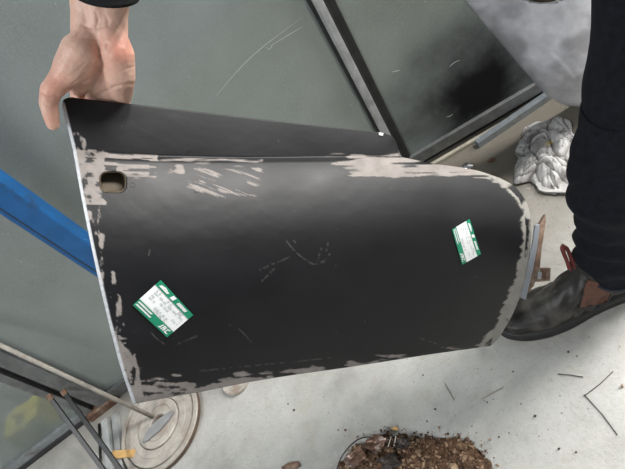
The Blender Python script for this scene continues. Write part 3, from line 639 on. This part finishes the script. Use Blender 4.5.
# turn the hem inwards so it has an edge
LEG = leg_axis(0.09); rings.insert(0, [Vector((LEG.x + (p.x - LEG.x) * 0.95, LEG.y + (p.y - LEG.y) * 0.95, p.z)) for p in rings[0]])
rings.insert(0, [Vector((LEG.x + (p.x - LEG.x) * 0.93, LEG.y + (p.y - LEG.y) * 0.93, p.z + 0.03)) for p in rings[0]])
jm = mesh([p for R_ in rings for p in R_], [(i * NL + j, i * NL + (j + 1) % NL, (i + 1) * NL + (j + 1) % NL, (i + 1) * NL + j) for i in range(len(rings) - 1) for j in range(NL)] + [tuple((len(rings) - 1) * NL + j for j in range(NL))])
jeans = tag(link('jeans', jm, M['denim'], None, True), 'dark jeans leg bunched over the boot')
hemp = rings[2]
hs_ = tube_obj('hem', [p + Vector((0, 0, 0.002)) for p in hemp + hemp[:1]], 0.0032, simple('denim_edge', (0.022, 0.026, 0.036), 0.9, 0, 0.4, 120, 0.3), None, 6)
keep(person, *ppl); keep(person, jeans); keep(jeans, hs_)

# ------------------------------------------------------------------ grey car wing standing by the partition
FL_ = [(578, 107), (566, 105), (549, 96), (530, 77), (500, 42), (463, -2), (430, -44), (405, -90)]
FR_ = [(584, 107), (600, 104), (620, 92), (640, 66), (660, 30), (680, -10), (700, -60), (710, -90)]
n1_, n2_ = 90, 80; fl_, fr_ = spline(FL_, n1_), spline(FR_, n1_)
HCf = (543, -11); vs = []; pxs = []; colr = []
for i in range(n1_):
    for j in range(n2_):
        w = j / (n2_ - 1); a = fl_[i] * (1 - w) + fr_[i] * w
        bulge = 0.13 * math.sin(math.pi * w) ** 0.7 * min(1, (i / n1_ * 4)) ** 0.6 + 0.03 * min(1, i / n1_ * 6) ** 0.5
        off = 0.085 - 0.035 * i / n1_ + bulge
        s, z = wpx(a[0], a[1], off, True); vs.append(wp(s, max(z, 0.0), off, True)); pxs.append(a)
pxs = np.array(pxs); faces = [(i * n2_ + j, i * n2_ + j + 1, (i + 1) * n2_ + j + 1, (i + 1) * n2_ + j) for i in range(n1_ - 1) for j in range(n2_ - 1)]
fm = mesh(vs, faces)
sg = fbm(pxs[:, 0] / 14, pxs[:, 1] / 14, 33); sg2 = fbm(pxs[:, 0] / 30, pxs[:, 1] / 22, 37)
edge = np.clip(1 - ddist(pxs[:, 0], pxs[:, 1], FL_[1:]) / 30, 0, 1)
base = np.array([0.60, 0.605, 0.65])[None] * (0.72 + 0.5 * sg)[:, None]
smut = np.clip((sg2 - 0.42) * 3.5 + edge * 0.45 - 0.2, 0, 0.8)[:, None]
colr = base * (1 - smut) + np.array([0.27, 0.27, 0.29])[None] * smut
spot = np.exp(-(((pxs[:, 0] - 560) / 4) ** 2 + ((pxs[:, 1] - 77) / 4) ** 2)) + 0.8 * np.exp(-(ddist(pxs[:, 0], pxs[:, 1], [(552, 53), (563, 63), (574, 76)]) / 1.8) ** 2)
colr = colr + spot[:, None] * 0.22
set_color(fm, 'Col', colr)
inh = ((pxs[:, 0] - HCf[0]) / 25) ** 2 + ((pxs[:, 1] - HCf[1]) / 14) ** 2 < 1
bmf = bmesh.new(); bmf.from_mesh(fm); bmf.verts.ensure_lookup_table()
bvf = BVHTree.FromBMesh(bmf)
bmesh.ops.delete(bmf, geom=[bmf.verts[i] for i in np.nonzero(inh)[0]], context='VERTS'); bmf.to_mesh(fm); bmf.free()
wing = empty('car_wing', fl(581, 107)); tag(wing, 'rounded grey primed car wing with headlight opening, standing on the floor', 'car wing')
wsk = link('skin', fm, attr_mat('grey_primer', 'Col', 0.42, 60, 0.1), None, True)
so = wsk.modifiers.new('t', 'SOLIDIFY'); so.thickness = 0.003; so.offset = 0
def on_wing(a, b_, lift):
    d = Vector(ray(a, b_)).normalized(); hh = bvf.ray_cast(Vector(EYE), d); return (hh[0] if hh[0] else at(a, b_, 1.2)) - d * lift
vs = []; fs = []; NR = 48
for k, (sc_, dp) in enumerate(((1.10, 0.0), (1.06, 0.004), (1.0, 0.003), (0.96, -0.01), (0.9, -0.05))):
    vs += [on_wing(HCf[0] + 25 * sc_ * math.cos(t), HCf[1] + 14 * sc_ * math.sin(t), dp) for t in np.linspace(0, 2 * math.pi, NR, endpoint=False)]
    if k: fs += [((k - 1) * NR + i, (k - 1) * NR + (i + 1) % NR, k * NR + (i + 1) % NR, k * NR + i) for i in range(NR)]
lip = link('headlight_rim', mesh(vs, fs), M['plate'], None, True)
vs2 = vs[-NR:]; bowl = link('headlight_bowl', mesh([v for v in vs2], [tuple(range(NR))]), M['cast_dark'])
keep(wing, wsk, lip, bowl)

# ------------------------------------------------------------------ things at the foot of the partition, right
def box_tube(name, a, b_, w, wall_t, m, label, cat):
    a = Vector(a); b_ = Vector(b_); d = (b_ - a).normalized(); s = d.cross(Vector((0, 0, 1))).normalized(); n = s.cross(d)
    bm = bmesh.new(); rings_ = []
    for p in (a, b_):
        rings_.append([[bm.verts.new(p + s * x * h_ + n * y * h_) for x, y in ((-1, -1), (1, -1), (1, 1), (-1, 1))] for h_ in (w / 2, w / 2 - wall_t)])
    for k in range(4):
        j = (k + 1) % 4; (o0, i0), (o1, i1) = rings_
        bm.faces.new((o0[k], o0[j], o1[j], o1[k])); bm.faces.new((i0[j], i0[k], i1[k], i1[j]))
        bm.faces.new((o0[j], o0[k], i0[k], i0[j])); bm.faces.new((o1[k], o1[j], i1[j], i1[k]))
    return tag(link(name, bm_mesh(bm), m), label, cat)
zt = 0.0105
box_tube('square_tube', fl(477, 144, zt), fl(560, 87.5, zt), 0.02, 0.002, simple('zinc', (0.36, 0.40, 0.43), 0.35, 0.6, 0.25, 14, 0.05, (0.2, 0.19, 0.18), (0.6, 0.75)), 'galvanised square steel tube lying on floor along the partition', 'tube')
# chrome fitting on the floor behind the panel edge
bm = bmesh.new(); c0 = fl(467, 167, 0.012)
bmesh.ops.create_uvsphere(bm, u_segments=16, v_segments=10, radius=0.014, matrix=Matrix.Translation(c0) @ Matrix.Diagonal((1.1, 1.1, 0.85, 1)))
tube(bm, [c0, c0 + Vector((0.012, -0.012, -0.002))], 0.008, 10)
tag(link('chrome_fitting', bm_mesh(bm), M['chrome'], None, True), 'small domed chrome fitting on floor beside the black panel', 'fitting')

# rag
RC = fl(548, 156); RC.z = 0; e1 = (fl(580, 156) - fl(548, 156)); e2 = (fl(548, 188) - fl(548, 156)); nr = 190; vs = []; rcol = []
for i in range(nr):
    for j in range(nr):
        x = -1 + 2 * j / (nr - 1); y = -1 + 2 * i / (nr - 1)
        rad = math.hypot(x, y); ang = math.atan2(y, x); m_ = max(abs(x), abs(y)) or 1e-6
        xx, yy = (x * m_ / (rad or 1), y * m_ / (rad or 1)) # square to disc
        rim = 1.0 + 0.30 * noise.noise((math.cos(ang) * 1.7, math.sin(ang) * 1.7, 3.1)) + 0.06 * noise.noise((math.cos(ang) * 5, math.sin(ang) * 5, 1.1))
        xx *= 1.14 * rim; yy *= 1.14 * rim
        wx = xx + 0.35 * noise.noise((xx * 1.3, yy * 1.3, 0.7)); wy = yy + 0.35 * noise.noise((xx * 1.3 + 9, yy * 1.3, 0.7))
        def cell(f, sd, ax=1.0):
            d = noise.voronoi((wx * f * ax, wy * f, sd))[0]; return min(1.0, (d[1] - d[0]) * 1.5)
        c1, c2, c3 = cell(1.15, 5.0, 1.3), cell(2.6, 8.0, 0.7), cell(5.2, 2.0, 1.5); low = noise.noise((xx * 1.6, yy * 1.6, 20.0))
        fall = max(0.0, 1 - m_ ** 5.0)
        hgt = (0.012 + 0.012 * low + 0.020 * c1 ** 0.6 + 0.012 * c2 ** 0.6 + 0.004 * c3) * (0.2 + 0.8 * fall)
        tail = max(0, (-xx - 0.55)) * max(0, yy - 0.1)
        vs.append(RC + e1 * (xx - 0.35 * tail + 0.05 * (c2 - 0.5) * fall) + e2 * (yy + 0.5 * tail - 0.06 * (c1 - 0.5) * fall) + Vector((0, 0, max(0.003, hgt))))
        dirt = max(0, noise.noise((xx * 4, yy * 4, 12))) * 0.25 + max(0, 0.16 - c1) * 4 + max(0, 0.14 - c2) * 3.2 + max(0, noise.noise((xx * 13, yy * 13, 3)) - 0.25) * 1.4  # random stains, plus creases darkened in the colour as shade
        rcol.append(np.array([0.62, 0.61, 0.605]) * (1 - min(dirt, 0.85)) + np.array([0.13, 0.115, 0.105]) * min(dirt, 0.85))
rpx = [px(p) for p in vs]
for k, (a, b_) in enumerate(rpx):
    if abs(a - 549) < 4.2 - 0.3 * abs(b_ - 143) and abs(b_ - 143 + (a - 549) * 0.35) < 1.6: rcol[k] = rcol[k] * 0.4 + np.array([0.68, 0.50, 0.12]) * 0.6
rm = mesh(vs, [(i * nr + j, i * nr + j + 1, (i + 1) * nr + j + 1, (i + 1) * nr + j) for i in range(nr - 1) for j in range(nr - 1)])
set_color(rm, 'Col', np.array(rcol))
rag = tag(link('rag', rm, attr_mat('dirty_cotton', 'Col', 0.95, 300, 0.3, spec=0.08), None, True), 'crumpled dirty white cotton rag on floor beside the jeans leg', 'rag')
so = rag.modifiers.new('t', 'SOLIDIFY'); so.thickness = 0.0015; so.offset = 1
tag(slab('folded_cloth', [fl(a, b_, 0.010) for a, b_ in ((533, 180), (548, 184), (583, 184), (590, 193), (545, 192), (539, 190))], 0.009, simple('cloth_strip', (0.50, 0.49, 0.48), 0.9, 0, 0.2, 60, 0.3), None, 0.002), 'flat folded pale cloth strip next to the crumpled rag', 'rag')

# ------------------------------------------------------------------ lower left: blue post, rod, struts, disc
def q_tube(name, s0, s1, o0, o1, z1, m, label, cat):
    bm = bmesh.new(); hexa(bm, [wp(s0, 0, o0), wp(s1, 0, o0), wp(s1, 0, o1), wp(s0, 0, o1), wp(s0, z1, o0), wp(s1, z1, o0), wp(s1, z1, o1), wp(s0, z1, o1)], 0.005)
    return bm_mesh(bm)
bp = empty('blue_post', wp(0.79, 0, 0.05)); tag(bp, 'blue painted square steel post standing against the frosted partition', 'post')
keep(bp, link('post_tube', q_tube('post_tube', 0.760, 0.820, 0.045, 0.095, TOP, None, '', ''), M['blue'], None),
     link('base_plate', (lambda bm: (hexa(bm, [wp(0.72, 0, 0.02), wp(0.86, 0, 0.02), wp(0.86, 0, 0.13), wp(0.72, 0, 0.13), wp(0.72, 0.006, 0.02), wp(0.86, 0.006, 0.02), wp(0.86, 0.006, 0.13), wp(0.72, 0.006, 0.13)]), bm_mesh(bm))[1])(bmesh.new()), M['blue'], None),
     bar_obj('seam', wp(0.772, 0.01, 0.095), wp(0.772, TOP, 0.095), 0.002, 0.002, M['frame_dark'], None, WN))
s_, z_ = wpx(0, 345, 0.07); rb = wp(s_, z_, 0.07); ra_ = fl(153, 417, 0.024); 
tag(tube_obj('steel_rod', [ra_, ra_.lerp(rb, 0.5), rb + (rb - ra_) * 0.2], 0.006, M['tan'], None, 12), 'tan steel rod leaning up along the dark post', 'rod')
for (s, z, e) in ((0.338, 0.196, (103, 469)), (0.372, 0.178, (120, 469))):
    a = wp(s, z, 0.036); b_ = fl(*e, 0.05); d = b_ - a; b2 = a + d * ((a.z - 0.007) / (a.z - b_.z))
    st = empty('steel_strut', b2); tag(st, 'black flat steel strut propped on post, next to the ' + ('yellow container' if s < 0.35 else 'steel channels'), 'strut', 'black steel struts')
    keep(st, bar_obj('flat_bar', a, b2, 0.013, 0.006, M['black'], None, (0, 0, 1), 0.001), bar_obj('end_plate', a - d.normalized() * 0.006, a + d.normalized() * 0.012, 0.016, 0.007, M['rust'], None, (0, 0, 1), 0.001))
def channel(a, b_, w, hgt, label, group=None):
    a = Vector(a); b_ = Vector(b_); d = (b_ - a).normalized(); s = d.cross(Vector((0, 0, 1))).normalized(); up = Vector((0, 0, 1))
    bm = bmesh.new(); bar(bm, a + up * (hgt - 0.0015), b_ + up * (hgt - 0.0015), w, 0.003)
    for k in (-1, 1): bar(bm, a + s * k * (w / 2 - 0.0015) + up * (hgt / 2 - 0.0015), b_ + s * k * (w / 2 - 0.0015) + up * (hgt / 2 - 0.0015), 0.003, hgt - 0.003)
    return tag(link('steel_channel', bm_mesh(bm), M['galv']), label, 'channel', group)
A1, B1 = fl(107.5, 421), fl(114, 475); A2, B2 = fl(117, 416), fl(124, 475)
channel(A1, A1 + (B1 - A1) * 1.6, 0.022, 0.016, 'upturned pale steel channel lying on floor nearest the black struts')
channel(A2, A2 + (B2 - A2) * 1.6, 0.020, 0.014, 'upturned pale steel channel lying on floor nearest the brake disc')
a, b_ = fl(99, 424, 0.004), fl(101, 475, 0.004)
tag(tube_obj('thin_rod', [a, a + (b_ - a) * 1.6], 0.0035, M['black'], None, 8), 'thin black rod lying on floor beside the steel channel', 'rod')
tag(slab('wood_offcut', [fl(a, b_, 0.0225) for a, b_ in ((112, 450.5), (135, 449), (133, 457), (113, 458.5))], 0.006, M['wood'], None, 0.001), 'small orange wood offcut lying across the steel channels', 'offcut')

def lathe(c, prof, seg=72):
    vs = []; fs = []
    for k, (r_, z) in enumerate(prof):
        vs += [Vector(c) + Vector((r_ * math.cos(2 * math.pi * i / seg), r_ * math.sin(2 * math.pi * i / seg), z)) for i in range(seg)]
        if k: fs += [((k - 1) * seg + i, (k - 1) * seg + (i + 1) % seg, k * seg + (i + 1) % seg, k * seg + i) for i in range(seg)]
    return mesh(vs, fs)
DC = fl(163, 425); DC.z = 0
disc = empty('brake_disc', DC); tag(disc, 'rusty grooved brake disc lying flat on the concrete floor', 'brake disc')
keep(disc, link('friction_ring', lathe(DC, [(0.07, 0), (0.133, 0), (0.136, 0.003), (0.136, 0.017), (0.134, 0.020), (0.123, 0.020), (0.1215, 0.011), (0.119, 0.011), (0.1175, 0.020), (0.098, 0.0195), (0.0965, 0.018), (0.0945, 0.018), (0.093, 0.0195), (0.074, 0.0195), (0.07, 0.014), (0.07, 0)]), M['cast'], None),
     link('edge_band', lathe(DC, [(0.1362, 0.004), (0.1372, 0.006), (0.1372, 0.014), (0.1362, 0.016)]), M['cast_dark'], None),
     link('hub', lathe(DC, [(0.070, 0.006), (0.070, 0.022), (0.066, 0.024), (0.052, 0.024), (0.050, 0.021), (0.048, 0.024), (0.027, 0.024), (0.024, 0.021), (0.024, 0.004)]), M['cast'], None),
     link('hub_bore', lathe(DC, [(0.024, 0.012), (0.012, 0.004), (0.0005, 0.003)]), M['cast_dark'], None))
tag(slab('scraper_blade', [fl(a, b_, 0.032) for a, b_ in ((141.5, 442), (147, 430), (157, 420), (169, 411), (173, 412), (168, 420), (158, 431), (146, 441))], 0.006, M['plate'], None, 0.001), 'grey flat steel blade lying across the brake disc', 'blade')
LC = fl(237, 381); LC.z = 0
tag(link('round_lid', lathe(LC, [(0.0005, 0.010), (0.034, 0.010), (0.036, 0.012), (0.041, 0.012), (0.043, 0.009), (0.043, 0.0)], 48), M['cast'], None), 'small round rusty lid on floor under the panel edge', 'lid')

# yellow container behind the frosted sheet
bm = bmesh.new(); yc = wp(0.115, 0, -0.062)
hexa(bm, [yc + WT * x + WN * y + Vector((0, 0, z)) + WT * z * 0.25 for z in (0.002, 0.125) for x, y in ((-0.075, -0.05), (0.06, -0.05), (0.06, 0.045), (-0.075, 0.045))], 0.016)
yl = empty('yellow_container', yc); tag(yl, 'yellow container standing behind the frosted sheet, seen blurred', 'container')
yb = bmesh.new(); tube(yb, [yc + WT * 0.03 + Vector((0, 0, 0.12)), yc + WT * 0.035 + Vector((0, 0, 0.15))], 0.018, 16)
keep(yl, link('body', bm_mesh(bm), M['yellow']), link('cap', bm_mesh(yb), M['yellow'], None, True))

# ------------------------------------------------------------------ sweepings on the floor
rnd = random.Random(11)
PO = [(326, 520), (338, 470), (350, 452), (366, 440), (388, 434), (412, 435), (440, 436), (468, 442), (484, 452), (494, 470), (505, 520)]
def inside(a, b_):
    c = False
    for (x0, y0), (x1, y1) in zip(PO, PO[1:] + PO[:1]):
        if (y0 > b_) != (y1 > b_) and a < (x1 - x0) * (b_ - y0) / (y1 - y0) + x0: c = not c
    return c
POc = PO + PO[:1]
gx, gy = 90, 60; vs = []; ok = []
for i in range(gy):
    for j in range(gx):
        a = 320 + 195 * j / (gx - 1); b_ = 428 + 95 * i / (gy - 1); d = ddist(np.array(a), np.array(b_), POc); d = float(d) if inside(a, b_) else -float(d)
        d += 7 * (noise.noise((a / 9, b_ / 9, 0))) ; hgt = 0.030 * (1 - math.exp(-max(d, 0) / 22)) + (0.006 * noise.noise((a / 5, b_ / 5, 4)) + 0.012 * noise.noise((a / 17, b_ / 17, 8))) * (d > 0) 
        p = fl(a, b_); p.z = max(hgt, 0.0) if d > 0 else -0.002; vs.append(p); ok.append(d > -2)
fs = [q for q in ((i * gx + j, i * gx + j + 1, (i + 1) * gx + j + 1, (i + 1) * gx + j) for i in range(gy - 1) for j in range(gx - 1)) if all(ok[k] for k in q)]
used = sorted({k for q in fs for k in q}); mp_ = {k: n for n, k in enumerate(used)}
pile = empty('sweepings_pile', fl(420, 480)); tag(pile, 'heap of brown rust flakes and grit swept up on the floor', 'dirt heap', kind='stuff')
pmesh = link('heap', mesh([vs[k] for k in used], [tuple(mp_[k] for k in q) for q in fs]), M['grit'], None, True)
bvp = BVHTree.FromPolygons(vs, fs)
def crumb(bm, p, s):
    rot = Matrix.Rotation(rnd.uniform(0, 6.3), 3, Vector((rnd.uniform(-1, 1), rnd.uniform(-1, 1), rnd.uniform(-1, 1))).normalized())
    vv = [bm.verts.new(p + rot @ Vector((x * s * rnd.uniform(.6, 1.2), y * s * rnd.uniform(.6, 1.2), z * s * rnd.uniform(.4, .9)))) for x, y, z in ((1, 0, 0), (-1, 0, 0), (0, 1, 0), (0, -1, 0), (0, 0, 1), (0, 0, -1))]
    for f in ((0, 2, 4), (2, 1, 4), (1, 3, 4), (3, 0, 4), (2, 0, 5), (1, 2, 5), (3, 1, 5), (0, 3, 5)): bm.faces.new([vv[i] for i in f])
bms = [bmesh.new(), bmesh.new()]
for _ in range(5200):
    a, b_ = rnd.uniform(322, 508), rnd.uniform(424, 520); d = float(ddist(np.array(a), np.array(b_), POc)); ins = inside(a, b_)
    if not ins and rnd.random() > math.exp(-d / 4.5) * 0.5: continue
    hh = bvp.ray_cast(Vector((*fl(a, b_).xy, 0.3)), Vector((0, 0, -1))); z = max(hh[0].z, 0) if hh[0] else 0.0
    s = rnd.choice((0.0011, 0.0015, 0.002, 0.0025, 0.0032, 0.0055)) * (1 if ins else 0.7)
    p = fl(a, b_); crumb(bms[0 if rnd.random() < 0.72 else 1], Vector((p.x, p.y, z + s * 0.4)), s)
keep(pile, pmesh, tag(link('crumbs', bm_mesh(bms[0]), M['grit']), kind='stuff'), tag(link('pale_crumbs', bm_mesh(bms[1]), M['chip']), kind='stuff'))
fm_ = simple('shiny_rust_flake', (0.17, 0.095, 0.065), 0.35, 0.35, 0.4, 60, 0.3, (0.45, 0.36, 0.33), (0.55, 0.66))
def flake(c4, z, curl, m, lab, seed, n=9):
    A, B, C_, D = [np.array(q, float) for q in c4]; vs = []
    for j in range(n):
        for i in range(n):
            a, b2 = i / (n - 1), j / (n - 1); e = 1 + 0.22 * noise.noise((a * 3 + seed, b2 * 3, 1)) 
            ctr = (A + B + C_ + D) / 4; q = (1 - a) * (1 - b2) * A + a * (1 - b2) * B + a * b2 * C_ + (1 - a) * b2 * D; q = ctr + (q - ctr) * e
            vs.append(fl(q[0], q[1], max(0.004, z + curl * ((a - 0.5) ** 2) * 4 + 0.006 * noise.noise((a * 2.5, b2 * 2.5, seed)) + 0.002 * noise.noise((a * 7, b2 * 7, seed)))))
    o = link('rust_flake', mesh(vs, [(j * n + i, j * n + i + 1, (j + 1) * n + i + 1, (j + 1) * n + i) for j in range(n - 1) for i in range(n - 1)]), m)
    sd_ = o.modifiers.new('t', 'SOLIDIFY'); sd_.thickness = 0.0018; sd_.offset = 0
    return tag(o, lab, 'rust flake')
dkf = simple('dark_scale', (0.05, 0.04, 0.035), 0.45, 0.3, 0.4, 60, 0.3, (0.16, 0.12, 0.10), (0.55, 0.7))
flake([(343, 459), (359, 446), (368, 455), (352, 471)], 0.026, 0.006, fm_, 'glossy brown rust flake at the edge of the heap', 1.3)
flake([(362, 446), (374, 434), (389, 439), (376, 454)], 0.034, 0.008, fm_, 'curved brown rust flake topmost on the heap beside the wire', 4.1)
flake([(372, 462), (394, 452), (400, 464), (380, 476)], 0.036, -0.008, dkf, 'dark scale of rust lying in the grit heap', 7.7)
flake([(392, 441), (404, 437), (412, 444), (398, 450)], 0.030, 0.004, dkf, 'small dark rust flake beside the pale splinters', 9.2)
bm = bmesh.new(); crumb(bm, fl(455, 467, 0.036), 0.012); tag(link('pebble', bm_mesh(bm), M['chip']), 'pale brown pebble on top of the grit heap', 'pebble')
tag(tube_obj('wire', [fl(a, b_, z) for (a, b_), z in zip(spline([(336, 472), (341, 458), (349, 447), (358, 439.5), (366, 437), (374, 438)], 20), [0.003 + 0.022 * math.sin(math.pi * k / 19) for k in range(20)])], 0.0014, M['wire'], None, 6), 'thin dark curved wire sticking out of the grit heap', 'wire')
for pts in ([(388, 447), (391, 437)], [(394, 446), (396, 436)]):
    tag(bar_obj('splinter', fl(*pts[0], 0.03), fl(*pts[1], 0.036), 0.002, 0.001, M['chip_pale']), 'thin pale splinter stuck in the grit heap', 'splinter', 'pale splinters')
for pts, lab in (([(281, 467), (287, 463), (298, 461), (300, 466), (290, 472), (283, 472)], 'red brown rust flake alone on the pale floor'), ([(390, 429), (395, 426), (399, 429), (395, 431)], 'small orange flake on floor just behind the heap'), ([(487, 161), (492, 157), (495, 160), (491, 162)], 'small rusty flake on floor near the crumpled rag')):
    q = [fl(a, b_, 0.006 + 0.002 * math.sin(i * 2)) for i, (a, b_) in enumerate(pts)]
    tag(slab('rust_flake', q, 0.004, M['rust'] if 'orange' not in lab else M['wood'], None, 0.0006), lab, 'rust flake')
for (a, b_, s) in ((467, 439, .0065), (513, 371.5, .0028), (535, 416, .0036), (521, 404, .0022), (568, 352, .0035), (577, 356, .0025), (622, 386, .005), (559, 449, .0032), (576, 452, .003), (487, 402, .003), (435, 409, .003), (427, 421, .003), (499, 437, .003), (345, 430, .005), (423, 375, .003), (294, 410, .004), (288, 404, .003), (509, 433, .002)):
    bm = bmesh.new(); crumb(bm, fl(a, b_, s * 0.45), s); tag(link('grit_chip', bm_mesh(bm), M['rust'] if s > .0045 else M['frame_dark']), 'tiny dark grit chip loose on the pale concrete', 'grit chip', 'loose grit chips')
for pts, lab in (([(557.5, 374), (570, 375), (583, 377)], 'short dark straw lying alone on the pale floor'), ([(613, 371.5), (600, 384), (584, 396)], 'tan straw touching the long dark straw'), ([(584, 394.5), (602, 414), (617.5, 435)], 'long dark straw on floor in front of the boot'),
                 ([(445, 384), (449, 391), (454, 400)], 'faint tan straw on floor below the panel edge'), ([(481, 399), (491, 394), (503, 387.5)], 'faint tan straw on floor in the shadow')):
    tag(tube_obj('straw', [fl(a, b_, 0.0012) for a, b_ in pts], 0.0009, M['straw_dark'] if 'dark' in lab else M['straw'], None, 6), lab, 'straw')
